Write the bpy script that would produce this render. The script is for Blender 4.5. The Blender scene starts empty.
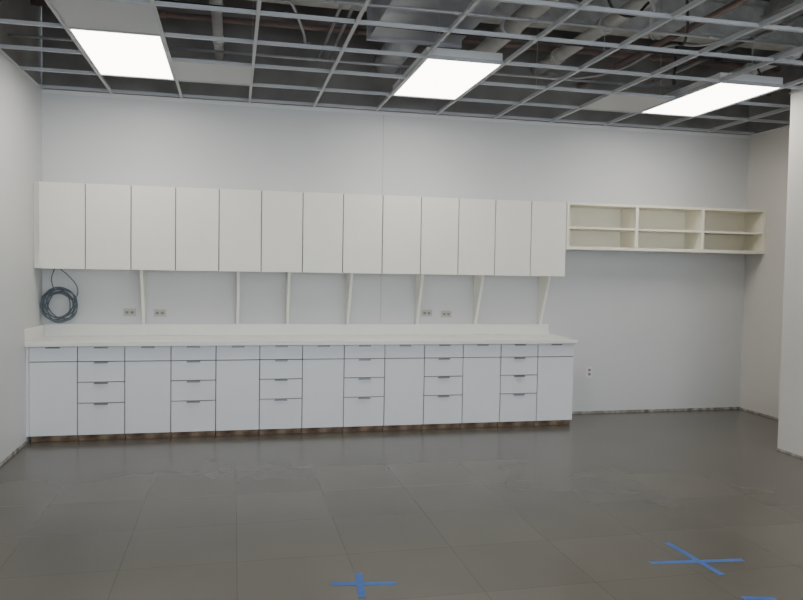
import bpy, bmesh, random
from math import *
from mathutils import Vector, Matrix
random.seed(7)
scene=bpy.context.scene
# ---------------------------------------------------------------- materials
def mat(name,col,rough=.5,metal=0,noise=0.0,nscale=6,bump=0.0,bscale=60,spec=.5,emit=None,es=0,col2=None):
    m=bpy.data.materials.new(name);m.use_nodes=True;nt=m.node_tree;b=nt.nodes['Principled BSDF']
    b.inputs['Base Color'].default_value=(*col,1);b.inputs['Roughness'].default_value=rough
    b.inputs['Metallic'].default_value=metal;b.inputs['Specular IOR Level'].default_value=spec
    tc=nt.nodes.new('ShaderNodeTexCoord')
    if noise>0 or col2:
        n=nt.nodes.new('ShaderNodeTexNoise');n.inputs['Scale'].default_value=nscale;n.inputs['Detail'].default_value=5
        nt.links.new(tc.outputs['Object'],n.inputs['Vector'])
        r=nt.nodes.new('ShaderNodeValToRGB');r.color_ramp.elements[0].position=.35;r.color_ramp.elements[1].position=.68
        c2=col2 if col2 else tuple(min(1,c*(1+noise)) for c in col)
        c1=col if col2 else tuple(c*(1-noise) for c in col)
        r.color_ramp.elements[0].color=(*c1,1);r.color_ramp.elements[1].color=(*c2,1)
        nt.links.new(n.outputs['Fac'],r.inputs['Fac']);nt.links.new(r.outputs['Color'],b.inputs['Base Color'])
    if bump>0:
        n=nt.nodes.new('ShaderNodeTexNoise');n.inputs['Scale'].default_value=bscale;n.inputs['Detail'].default_value=3
        nt.links.new(tc.outputs['Object'],n.inputs['Vector'])
        bp=nt.nodes.new('ShaderNodeBump');bp.inputs['Strength'].default_value=bump;bp.inputs['Distance'].default_value=.01
        nt.links.new(n.outputs['Fac'],bp.inputs['Height']);nt.links.new(bp.outputs['Normal'],b.inputs['Normal'])
    if emit:
        b.inputs['Emission Color'].default_value=(*emit,1);b.inputs['Emission Strength'].default_value=es
    return m
WALL=mat('painted_drywall',(.635,.645,.65),.55,noise=.012,nscale=1.2,bump=.08,bscale=120)
WALLR=mat('painted_drywall_right',(.65,.63,.60),.6,noise=.012,nscale=1.2,bump=.08,bscale=120)
RAWW=mat('raw_gypsum_plenum',(.26,.25,.24),.8,noise=.25,nscale=1.5)
UP=mat('laminate_cream',(.84,.83,.765),.4,noise=.008)
LOW=mat('laminate_white_sky_tint',(.77,.79,.83),.32,noise=.008)  # white laminate with the bluish sky reflection put into its colour
EDGE=mat('cabinet_gap_shadow',(.07,.055,.045),.8)  # shadow between doors, painted as a dark sheet behind the gaps
CARC=mat('cabinet_carcass',(.6,.6,.57),.5,noise=.02)
TOPM=mat('countertop_solid_surface',(.81,.81,.77),.3,noise=.01)
WOOD=mat('raw_toe_kick_wood',(.11,.065,.04),.7,nscale=7,col2=(.38,.27,.18))
SHELF=mat('shelf_warm_cream',(.84,.81,.69),.5,noise=.01)
PULL=mat('brushed_metal_pull',(.28,.29,.30),.35,metal=.8)
TEE=mat('painted_steel_tee',(.50,.51,.53),.45)
LENS=mat('prismatic_lens',(.9,.9,.9),.4,emit=(1,.95,.87),es=12)
TILE=mat('ceiling_tile_white',(.60,.61,.62),.8,bump=.3,bscale=200)
FRAME=mat('white_enamel',(.72,.72,.72),.4)
DECK=mat('galvanized_deck',(.32,.31,.30),.6,noise=.25,nscale=1.3)
FIRE=mat('spray_fireproofing',(.50,.49,.46),.95,noise=.15,nscale=9,bump=.6,bscale=35)
DUCT=mat('galvanized_duct',(.50,.51,.54),.45,metal=.4,noise=.12,nscale=3)
PIPEB=mat('black_iron_pipe',(.02,.02,.022),.5)
PIPER=mat('primer_red_pipe',(.22,.15,.13),.5)
COND=mat('emt_conduit',(.45,.45,.47),.4,metal=.5)
INSUL=mat('pipe_insulation_white',(.60,.59,.58),.8,noise=.1)
CABLE=mat('grey_cable_jacket',(.10,.13,.16),.5)
PLATE=mat('outlet_plate',(.50,.48,.43),.4)
OUTD=mat('outlet_receptacle_grey',(.30,.29,.27),.5)
DARK=mat('dark_slot',(.03,.03,.03),.6)
TAPE=mat('blue_painters_tape',(.04,.12,.38),.6,noise=.1,nscale=20)
BASEM=mat('mottled_wall_base',(.13,.11,.09),.8,nscale=14,col2=(.46,.44,.41))  # mottled dark brown to light grey, for the strips along the wall foot
def floor_mat():
    m=bpy.data.materials.new('sealed_concrete_tile');m.use_nodes=True;nt=m.node_tree;L=nt.links;b=nt.nodes['Principled BSDF']
    tc=nt.nodes.new('ShaderNodeTexCoord')
    br=nt.nodes.new('ShaderNodeTexBrick');br.offset=0;br.inputs['Scale'].default_value=1
    br.inputs['Brick Width'].default_value=.61;br.inputs['Row Height'].default_value=.61;br.inputs['Mortar Size'].default_value=.003
    br.inputs['Mortar Smooth'].default_value=.3
    br.inputs['Color1'].default_value=(.098,.091,.077,1);br.inputs['Color2'].default_value=(.112,.104,.088,1);br.inputs['Mortar'].default_value=(.078,.072,.061,1)
    L.new(tc.outputs['Object'],br.inputs['Vector'])
    n=nt.nodes.new('ShaderNodeTexNoise');n.inputs['Scale'].default_value=1.0;n.inputs['Detail'].default_value=2.5;n.inputs['Roughness'].default_value=.5
    L.new(tc.outputs['Object'],n.inputs['Vector'])
    def rng(a,bb,fm=.25,fx=.75):
        r=nt.nodes.new('ShaderNodeMapRange');r.inputs['From Min'].default_value=fm;r.inputs['From Max'].default_value=fx;r.inputs['To Min'].default_value=a;r.inputs['To Max'].default_value=bb
        L.new(n.outputs['Fac'],r.inputs['Value']);return r
    mx=nt.nodes.new('ShaderNodeMix');mx.data_type='RGBA';mx.blend_type='MULTIPLY';mx.inputs['Factor'].default_value=1
    L.new(br.outputs['Color'],mx.inputs['A']);L.new(rng(.9,1.1).outputs['Result'],mx.inputs['B'])
    L.new(mx.outputs['Result'],b.inputs['Base Color'])
    L.new(rng(.22,.27).outputs['Result'],b.inputs['Roughness'])
    b.inputs['Specular IOR Level'].default_value=.5
    return m
FLOOR=floor_mat()
# ---------------------------------------------------------------- mesh builder
class MB:
    def __init__(s,name,origin=(0,0,0)):
        s.bm=bmesh.new();s.name=name;s.mats=[];s.o=Vector(origin)
    def mi(s,m):
        if m not in s.mats:s.mats.append(m)
        return s.mats.index(m)
    def box(s,x0,x1,y0,y1,z0,z1,m):
        v=[s.bm.verts.new(Vector(p)-s.o) for p in ((x0,y0,z0),(x1,y0,z0),(x1,y1,z0),(x0,y1,z0),(x0,y0,z1),(x1,y0,z1),(x1,y1,z1),(x0,y1,z1))]
        k=s.mi(m)
        for f in ((0,3,2,1),(4,5,6,7),(0,1,5,4),(1,2,6,5),(2,3,7,6),(3,0,4,7)):
            s.bm.faces.new([v[i] for i in f]).material_index=k
    def prism(s,pts,axis,a0,a1,m):
        def mk(p,a):
            return Vector((a,p[0],p[1])) if axis=='x' else (Vector((p[0],a,p[1])) if axis=='y' else Vector((p[0],p[1],a)))
        A=[s.bm.verts.new(mk(p,a0)-s.o) for p in pts];B=[s.bm.verts.new(mk(p,a1)-s.o) for p in pts];k=s.mi(m);n=len(pts)
        fs=[s.bm.faces.new(A),s.bm.faces.new(B[::-1])]
        for i in range(n):fs.append(s.bm.faces.new((A[i],B[i],B[(i+1)%n],A[(i+1)%n])))
        for f in fs:f.material_index=k
    def cyl(s,p0,p1,r,m,seg=12,r2=None):
        p0=Vector(p0)-s.o;p1=Vector(p1)-s.o;d=(p1-p0);L=d.length
        M=Matrix.Translation((p0+p1)/2)@d.to_track_quat('Z','Y').to_matrix().to_4x4()
        g=bmesh.ops.create_cone(s.bm,cap_ends=True,segments=seg,radius1=r,radius2=r if r2 is None else r2,depth=L,matrix=M)
        k=s.mi(m)
        for v in g['verts']:
            for f in v.link_faces:
                f.material_index=k;f.smooth=len(f.verts)==4
    def done(s,bevel=0,parent=None):
        bmesh.ops.recalc_face_normals(s.bm,faces=s.bm.faces)
        me=bpy.data.meshes.new(s.name);s.bm.to_mesh(me);s.bm.free()
        for m in s.mats:me.materials.append(m)
        ob=bpy.data.objects.new(s.name,me);ob.location=s.o;scene.collection.objects.link(ob)
        if bevel:
            b=ob.modifiers.new('bevel','BEVEL');b.width=bevel;b.segments=2;b.limit_method='ANGLE'
        if parent:ob.parent=parent
        return ob
C=3.277;R=7.788;XC=6.742;YC=-1.89;YR=-11.2;DZ=4.45
# ---------------------------------------------------------------- room shell
m=MB('floor');m.box(-.15,R+.15,YR-.15,.15,-.12,0,FLOOR);m.done()
m=MB('wall_back');m.box(0,R,0,.15,0,C,WALL);m.box(0,R,.02,.15,C,DZ,RAWW);m.done()
m=MB('wall_left');m.box(-.15,0,YR,.15,0,C,WALL);m.box(-.15,-.02,YR,.15,C,DZ,RAWW);m.done()
m=MB('wall_right');m.box(R,R+.15,YC-.15,.15,0,C,WALLR);m.box(R+.02,R+.15,YC,.15,C,DZ,RAWW);m.done()
m=MB('wall_right_return');m.box(XC,R,YR,YC,0,C+.05,WALLR);m.done(.004)
m=MB('wall_right_plenum');m.box(R+.02,R+.15,YR,YC-.15,C+.05,DZ,RAWW);m.done()
m=MB('wall_front')
wz0,wz1=.75,3.15
m.box(0,XC,YR-.15,YR,0,wz0,WALL);m.box(0,XC,YR-.15,YR,wz1,DZ,WALL)
wins=[(.35,2.2),(2.5,4.35),(4.65,6.45)]
ed=[0]+[e for w in wins for e in w]+[XC]
for i in range(0,len(ed),2):m.box(ed[i],ed[i+1],YR-.15,YR,wz0,wz1,WALL)
m.done()
for n,(a,b) in enumerate(wins):
    w=MB('window_%d'%(n+1))
    for (x0,x1,z0,z1) in ((a,a+.05,wz0,wz1),(b-.05,b,wz0,wz1),(a+.05,b-.05,wz0,wz0+.05),(a+.05,b-.05,wz1-.05,wz1),((a+b)/2-.025,(a+b)/2+.025,wz0+.05,wz1-.05)):
        w.box(x0,x1,YR-.1,YR-.04,z0,z1,FRAME)
    w.done(.003)
    ld=bpy.data.lights.new('window_daylight_%d'%(n+1),'AREA');ld.shape='RECTANGLE';ld.size=b-a;ld.size_y=wz1-wz0
    ld.cycles.is_portal=True
    lo=bpy.data.objects.new(ld.name,ld);scene.collection.objects.link(lo);lo.location=((a+b)/2,YR-.16,(wz0+wz1)/2);lo.rotation_euler=(radians(90),0,0)
m=MB('wall_panel_seam');m.box(3.337,3.343,-.002,0,1.04,C,mat('seam_grey',(.46,.465,.47),.6));m.done()  # thin grey strip standing for the wall panel seam
# structural deck
m=MB('ceiling');k=m.mi(DECK)
x=-.15;prof=[]
while x<R+.15:
    prof+=[(x,DZ),(x+.05,DZ),(x+.075,DZ+.06),(x+.125,DZ+.06)];x+=.15
prof.append((R+.15,DZ))
A=[m.bm.verts.new((p[0],YR-.15,p[1])) for p in prof];B=[m.bm.verts.new((p[0],.15,p[1])) for p in prof]
for i in range(len(prof)-1):m.bm.faces.new((A[i],A[i+1],B[i+1],B[i])).material_index=k
m.box(-.15,R+.15,YR-.15,.15,DZ+.065,DZ+.2,DECK)
m.done()
# ---------------------------------------------------------------- plenum services
m=MB('steel_roof_framing',(3,-5,4.2))
for yb in (-.9,-3.1,-5.6,-8.4):
    m.box(0,R,yb-.11,yb+.11,DZ-.04,DZ,FIRE);m.box(0,R,yb-.11,yb+.11,4.03,4.07,FIRE);m.box(0,R,yb-.03,yb+.03,4.07,DZ-.04,FIRE)
for xb in (.4,2.3,4.75,7.2):
    m.box(xb-.05,xb+.05,YR,-.0,4.30,4.33,FIRE);m.box(xb-.02,xb+.02,YR,-.0,4.33,DZ,FIRE)
m.done()
def pipe(name,p0,p1,r,mt,coup=1.5):
    m=MB(name,p0);m.cyl(p0,p1,r,mt,16)
    d=Vector(p1)-Vector(p0);L=d.length;d.normalize();t=coup*.6
    while t<L-.1:
        a=Vector(p0)+d*t;m.cyl(a,a+d*.07,r*1.22,mt,16);t+=coup
    m.done()
pipe('sprinkler_pipe',(.02,-1.95,3.56),(R,-1.80,3.56),.022,PIPEB,1.3)
pipe('sprinkler_pipe',(.02,-.45,3.95),(R,-.45,3.95),.028,PIPER,1.8)
pipe('sprinkler_pipe',(5.55,YR,3.70),(5.55,-.05,3.70),.028,PIPER,1.2)
pipe('conduit',(.02,-1.15,3.45),(6.9,-1.15,3.45),.012,COND)
pipe('conduit',(.02,-2.5,3.48),(6.9,-2.55,3.48),.012,COND)
pipe('conduit',(2.65,YR,3.78),(2.65,-.05,3.78),.014,COND)
pipe('conduit',(2.75,YR,3.78),(2.75,-.05,3.78),.014,COND)
pipe('conduit',(6.45,YR,3.8),(6.45,-.05,3.8),.02,COND)
pipe('conduit',(1.05,YR,3.85),(1.05,-.05,3.85),.016,COND)
pipe('insulated_pipe',(4.15,YR,3.74),(4.15,-.03,3.74),.08,INSUL,1.0)
pipe('insulated_pipe',(6.95,-1.7,3.72),(6.95,-.03,3.72),.06,INSUL,1.0)
pipe('insulated_pipe',(5.05,YR,3.84),(5.05,-.03,3.84),.065,INSUL,1.0)
pipe('insulated_pipe',(1.65,YR,3.72),(1.65,-.03,3.72),.045,INSUL,1.0)
m=MB('air_duct',(3.2,-2,3.75))
m.box(2.95,3.75,YR+.5,-1.3,3.64,3.98,DUCT)
y=-1.3
while y>YR+.5:
    m.box(2.92,3.78,y-.02,y+.02,3.61,4.00,DUCT);y-=1.2
m.cyl((3.35,-1.3,3.77),(3.35,-.06,3.77),.13,DUCT,24)
m.done(.004)
m=MB('cable_tray',(.7,-5,3.7))
for xx in (.55,.85):m.box(xx,xx+.015,YR,-.05,3.66,3.74,COND)
y=YR+.1
while y<-.1:
    m.box(.565,.85,y,y+.03,3.67,3.69,COND);y+=.3
for i in range(7):m.cyl((.6+.03*i,YR,3.70),(.6+.035*i,-.05,3.70+.004*(i%3)),.009,(CABLE,COND,PIPER)[i%3],8)
m.done()
def curve(name,pts,r,mt,cyc=False,parent=None):
    cu=bpy.data.curves.new(name,'CURVE');cu.dimensions='3D';cu.bevel_depth=r;cu.bevel_resolution=3;cu.resolution_u=8
    sp=cu.splines.new('BEZIER');sp.bezier_points.add(len(pts)-1)
    for b,p in zip(sp.bezier_points,pts):b.co=p;b.handle_left_type=b.handle_right_type='AUTO'
    sp.use_cyclic_u=cyc;cu.materials.append(mt)
    o=bpy.data.objects.new(name,cu);scene.collection.objects.link(o)
    if parent:o.parent=parent
    return o
for (x0,y0,x1,y1,mt) in ((5.0,-2.9,6.4,-.6,PIPEB),(6.0,-3,5.0,-.5,COND),(6.6,-1.6,7.6,-.6,PIPEB),(1.9,-2.9,2.5,-.9,COND),(4.5,-3.2,5.3,-1.9,COND),(3.9,-2.9,4.9,-2.6,PIPEB)):
    pts=[(x0+(x1-x0)*t+random.uniform(-.05,.05),y0+(y1-y0)*t,3.66-.12*sin(pi*t*2%pi)+random.uniform(-.02,.02)) for t in [i/6 for i in range(7)]]
    curve('flexible_conduit',pts,.011,mt)
# ---------------------------------------------------------------- suspended grid
P=.656;Y0=-.09
def xg(k):return .635+P*k
def yg(k):return Y0-P*k
troffers=((0,1),(4,1),(8,1),(0,7),(4,7),(8,7))
m=MB('ceiling_grid')
def tee(x0,x1,y0,y1,axis):
    if axis=='y':
        m.box(x0-.012,x0+.012,y0,y1,C,C+.004,TEE);m.box(x0-.002,x0+.002,y0,y1,C+.004,C+.036,TEE)
    else:
        m.box(x0,x1,y0-.012,y0+.012,C-.0005,C+.0035,TEE);m.box(x0,x1,y0-.002,y0+.002,C+.0035,C+.028,TEE)
for k in range(0,11):
    x=xg(k);tee(x,x,(YR if x<XC else YC),0,'y')
k=0
while yg(k)>YR:
    y=yg(k);xe=(XC if y<YC else R)
    xs=[0]
    for (kx,ky) in sorted(troffers):
        if k==ky+1:xs+=[xg(kx),xg(kx)+P]
    xs.append(xe)
    for i in range(0,len(xs),2):tee(xs[i],xs[i+1],y,y,'x')
    k+=1
m.box(0,R,-.022,0,C-.002,C+.003,FRAME);m.box(0,R,-.004,0,C-.03,C+.003,FRAME)
m.box(0,.022,YR,-.022,C-.002,C+.003,FRAME);m.box(0,.004,YR,-.022,C-.002,C+.022,FRAME)
m.box(R-.022,R,YC,-.022,C-.002,C+.003,FRAME);m.box(XC-.022,XC,YR,YC,C-.002,C+.003,FRAME)
m.done()
m=MB('hanger_wires')
for k in range(0,10,2):
    for j in range(0,10):
        x=xg(k);y=yg(j*2)+.25
        if y<YR or (x>XC and y<YC):continue
        m.cyl((x,y,C+.036),(x+random.uniform(-.04,.04),y+random.uniform(-.06,.06),DZ),.0025,COND,5)
m.done()
for (kx,ky) in troffers:
    xa=xg(kx);xb=xa+P;yb=yg(ky);ya=yb-2*P
    m=MB('fluorescent_troffer',((xa+xb)/2,(ya+yb)/2,C))
    z=C+.006;t=.012
    m.box(xa+.014,xb-.014,ya+.014,ya+.014+t,z-.004,z+.075,FRAME);m.box(xa+.014,xb-.014,yb-.014-t,yb-.014,z-.004,z+.075,FRAME)
    m.box(xa+.014,xa+.014+t,ya+.026,yb-.026,z-.004,z+.075,FRAME);m.box(xb-.014-t,xb-.014,ya+.026,yb-.026,z-.004,z+.075,FRAME)
    m.box(xa+.014,xb-.014,ya+.014,yb-.014,z+.075,z+.085,FRAME)
    m.box((xa+xb)/2-.09,(xa+xb)/2+.09,ya+.2,yb-.2,z+.085,z+.12,FRAME)
    m.box(xa+.026,xb-.026,ya+.026,yb-.026,z,z+.006,LENS)
    m.done()
for (kx,ky) in ((1,1),(7,1),(0,3),(2,9),(5,8)):
    xa=xg(kx);yb=yg(ky)
    m=MB('ceiling_tile',(xa+P/2,yb-P/2,C));m.box(xa+.006,xa+P-.006,yb-P+.006,yb-.006,C+.006,C+.024,TILE);m.done(.003)
# ---------------------------------------------------------------- base cabinets
wb=.406;b0=.0237;G=.004
yd=-.60
def pull(m,xc,z):
    m.box(xc-.06,xc+.06,yd-.020,yd-.0,z-.004,z,PULL);m.box(xc-.06,xc+.06,yd-.020,yd-.017,z-.013,z-.004,PULL)
for i in range(13):
    x0=b0+i*wb;x1=x0+wb
    m=MB('base_cabinet',((x0+x1)/2,-.3,0))
    m.box(x0+.001,x1-.001,-.578,-.001,.06,.872,CARC)
    m.box(x0+.0005,x1-.0005,-.5795,-.578,.062,.870,EDGE)
    m.box(x0+.004,x1-.004,-.545,-.50,0,.06,WOOD)
    m.box(x0+.004,x0+.03,-.50,-.01,0,.06,WOOD);m.box(x1-.03,x1-.004,-.50,-.01,0,.06,WOOD)
    if i==0:m.box(0.001,x0,-.60,-.57,.06,.872,LOW)
    parts=[(.736,.866)]
    if i%2==0: parts.append((.062,.728))
    else: parts+=[(.548,.728),(.356,.540),(.062,.348)]
    for j,(a,b) in enumerate(parts):
        m.box(x0+G,x1-G,yd,-.5795,a,b,LOW)
        if i%2==1 or j==0:pull(m,(x0+x1)/2,b+.001)
    m.done(.001)
m=MB('countertop',(2.65,-.3,.9))
m.box(0.001,5.32,-.645,-.001,.873,.914,TOPM);m.box(.021,5.27,-.021,-.001,.914,1.03,TOPM);m.box(.001,.021,-.645,-.001,.914,1.03,TOPM)
m.done(.003)
# ---------------------------------------------------------------- wall cabinets
wu=.4043;u0=.0456
for i in range(13):
    x0=u0+i*wu;x1=x0+wu
    m=MB('wall_cabinet',((x0+x1)/2,-.17,1.57))
    m.box(x0+.001,x1-.001,-.318,-.001,1.572,2.366,UP)
    m.box(x0+.0005,x1-.0005,-.3195,-.318,1.574,2.364,EDGE)
    m.box(x0+.0045,x1-.0045,-.34,-.3195,1.57,2.368,UP)
    if i==0:m.box(0.001,x0,-.30,-.28,1.572,2.366,UP)
    m.done(.001)
m=MB('open_shelf_unit',(6.55,-.17,1.86))
sx0,sx1=5.305,7.786
m.box(sx0,sx1,-.012,-.001,1.865,2.372,SHELF)
m.box(sx0,sx1,-.34,-.012,1.865,1.90,SHELF);m.box(sx0,sx1,-.34,-.012,2.345,2.372,SHELF)
for xx in (sx0,sx0+.822,sx0+1.648,sx1-.03):
    m.box(xx,min(xx+.035,sx1),-.338,-.012,1.90,2.345,SHELF)
m.box(sx0+.035,sx1-.03,-.33,-.012,2.09,2.112,SHELF)
m.done(.0015)
for x in (.94,1.85,2.35,2.98,3.73,4.39,5.15):
    m=MB('support_bracket',(x,-.15,1.3))
    m.prism([(-.022,1.032),(-.06,1.032),(-.27,1.53),(-.27,1.57),(-.001,1.57),(-.001,1.032)],'x',x-.014,x+.014,UP)
    m.done(.002)
# ---------------------------------------------------------------- outlets
def outlet(x,z,mt=PLATE,horiz=True):
    m=MB('wall_outlet',(x,0,z))
    w,h=(.06,.038) if horiz else (.038,.06)
    m.box(x-w,x+w,-.008,-.0,z-h,z+h,mt)
    for s in (-1,1):
        cx=x+(s*.024 if horiz else 0);cz=z+(0 if horiz else s*.024)
        m.box(cx-.017,cx+.017,-.0105,-.008,cz-.015,cz+.015,OUTD)
        m.box(cx-.008,cx-.004,-.0115,-.0105,cz-.007,cz+.007,DARK);m.box(cx+.004,cx+.008,-.0115,-.0105,cz-.007,cz+.007,DARK)
    m.done(.001)
for x,z in ((.80,1.145),(1.087,1.14),(3.85,1.148),(4.07,1.138)):outlet(x,z)
outlet(5.79,.477,FRAME,False)
root=bpy.data.objects.new('cable_coil',None);scene.collection.objects.link(root);root.location=(.17,-.06,1.22)
pts=[]
for i in range(9*12):
    a=i/12*2*pi;rr=.145+.026*sin(i*.37)+.014*cos(i*1.1)
    pts.append((rr*cos(a)*1.0+.008*sin(i*.5),-.02+.04*sin(i*.23),rr*sin(a)*.95))
curve('coil_loops',pts,.006,CABLE,parent=root)
curve('lead_loop',[(.13,-.0,.03),(.17,-.05,.15),(.10,-.1,.28),(.03,-.12,.345)],.005,CABLE,parent=root)
curve('lead_hook',[(-.05,.0,.13),(-.07,-.02,.25),(-.04,-.04,.345)],.005,CABLE,parent=root)
# ---------------------------------------------------------------- wall-floor trims
m=MB('base_trim_back');m.box(5.31,R,-.006,0,0,.025,BASEM);m.done()
m=MB('base_trim_right');m.box(R-.006,R,YC,-.006,0,.02,BASEM);m.done()
m=MB('base_trim_right_return');m.box(XC-.006,XC,YR,YC,0,.02,BASEM);m.done()
m=MB('base_trim_left');m.box(0,.008,YR,-.61,0,.025,BASEM);m.done()
# ---------------------------------------------------------------- tape
def tape(strips):
    m=MB('blue_tape_cross')
    k=m.mi(TAPE)
    for n,(a,b) in enumerate(strips):
        a=Vector((*a,0));b=Vector((*b,0));d=(b-a).normalized();s=Vector((-d.y,d.x,0))*.019;z0=.0004;z1=.0014+.0006*n
        v=[m.bm.verts.new(p+Vector((0,0,z))) for z in (z0,z1) for p in (a-s,b-s,b+s,a+s)]
        for f in ((0,3,2,1),(4,5,6,7),(0,1,5,4),(1,2,6,5),(2,3,7,6),(3,0,4,7)):m.bm.faces.new([v[i] for i in f]).material_index=k
    m.done()
tape([((2.30,-4.04),(2.63,-4.09)),((2.46,-3.93),(2.43,-4.22))])
tape([((4.084,-4.09),(4.636,-4.149)),((4.356,-3.83),(4.382,-4.31))])
tape([((4.30,-4.58),(4.46,-4.62)),((4.37,-4.66),(4.42,-4.95))])
# ---------------------------------------------------------------- world
w=bpy.data.worlds.new('World');scene.world=w;w.use_nodes=True
bg=w.node_tree.nodes['Background'];bg.inputs['Color'].default_value=(.82,.91,1,1);bg.inputs['Strength'].default_value=7.8
# ---------------------------------------------------------------- camera
yaw,pitch,roll=.2247,-.0415,.0170
F=Vector((sin(yaw)*cos(pitch),cos(yaw)*cos(pitch),sin(pitch)));Rt=Vector((cos(yaw),-sin(yaw),0));Up=Rt.cross(F)
r=Rt*cos(roll)+Up*sin(roll);u=-Rt*sin(roll)+Up*cos(roll)
M=Matrix((( r.x,u.x,-F.x,1.7985),(r.y,u.y,-F.y,-7.7410),(r.z,u.z,-F.z,1.6178),(0,0,0,1)))
cd=bpy.data.cameras.new('camera');cd.sensor_width=36;cd.lens=738.509*36/803;cd.clip_start=.05
co=bpy.data.objects.new('camera',cd);scene.collection.objects.link(co);co.matrix_world=M;scene.camera=co
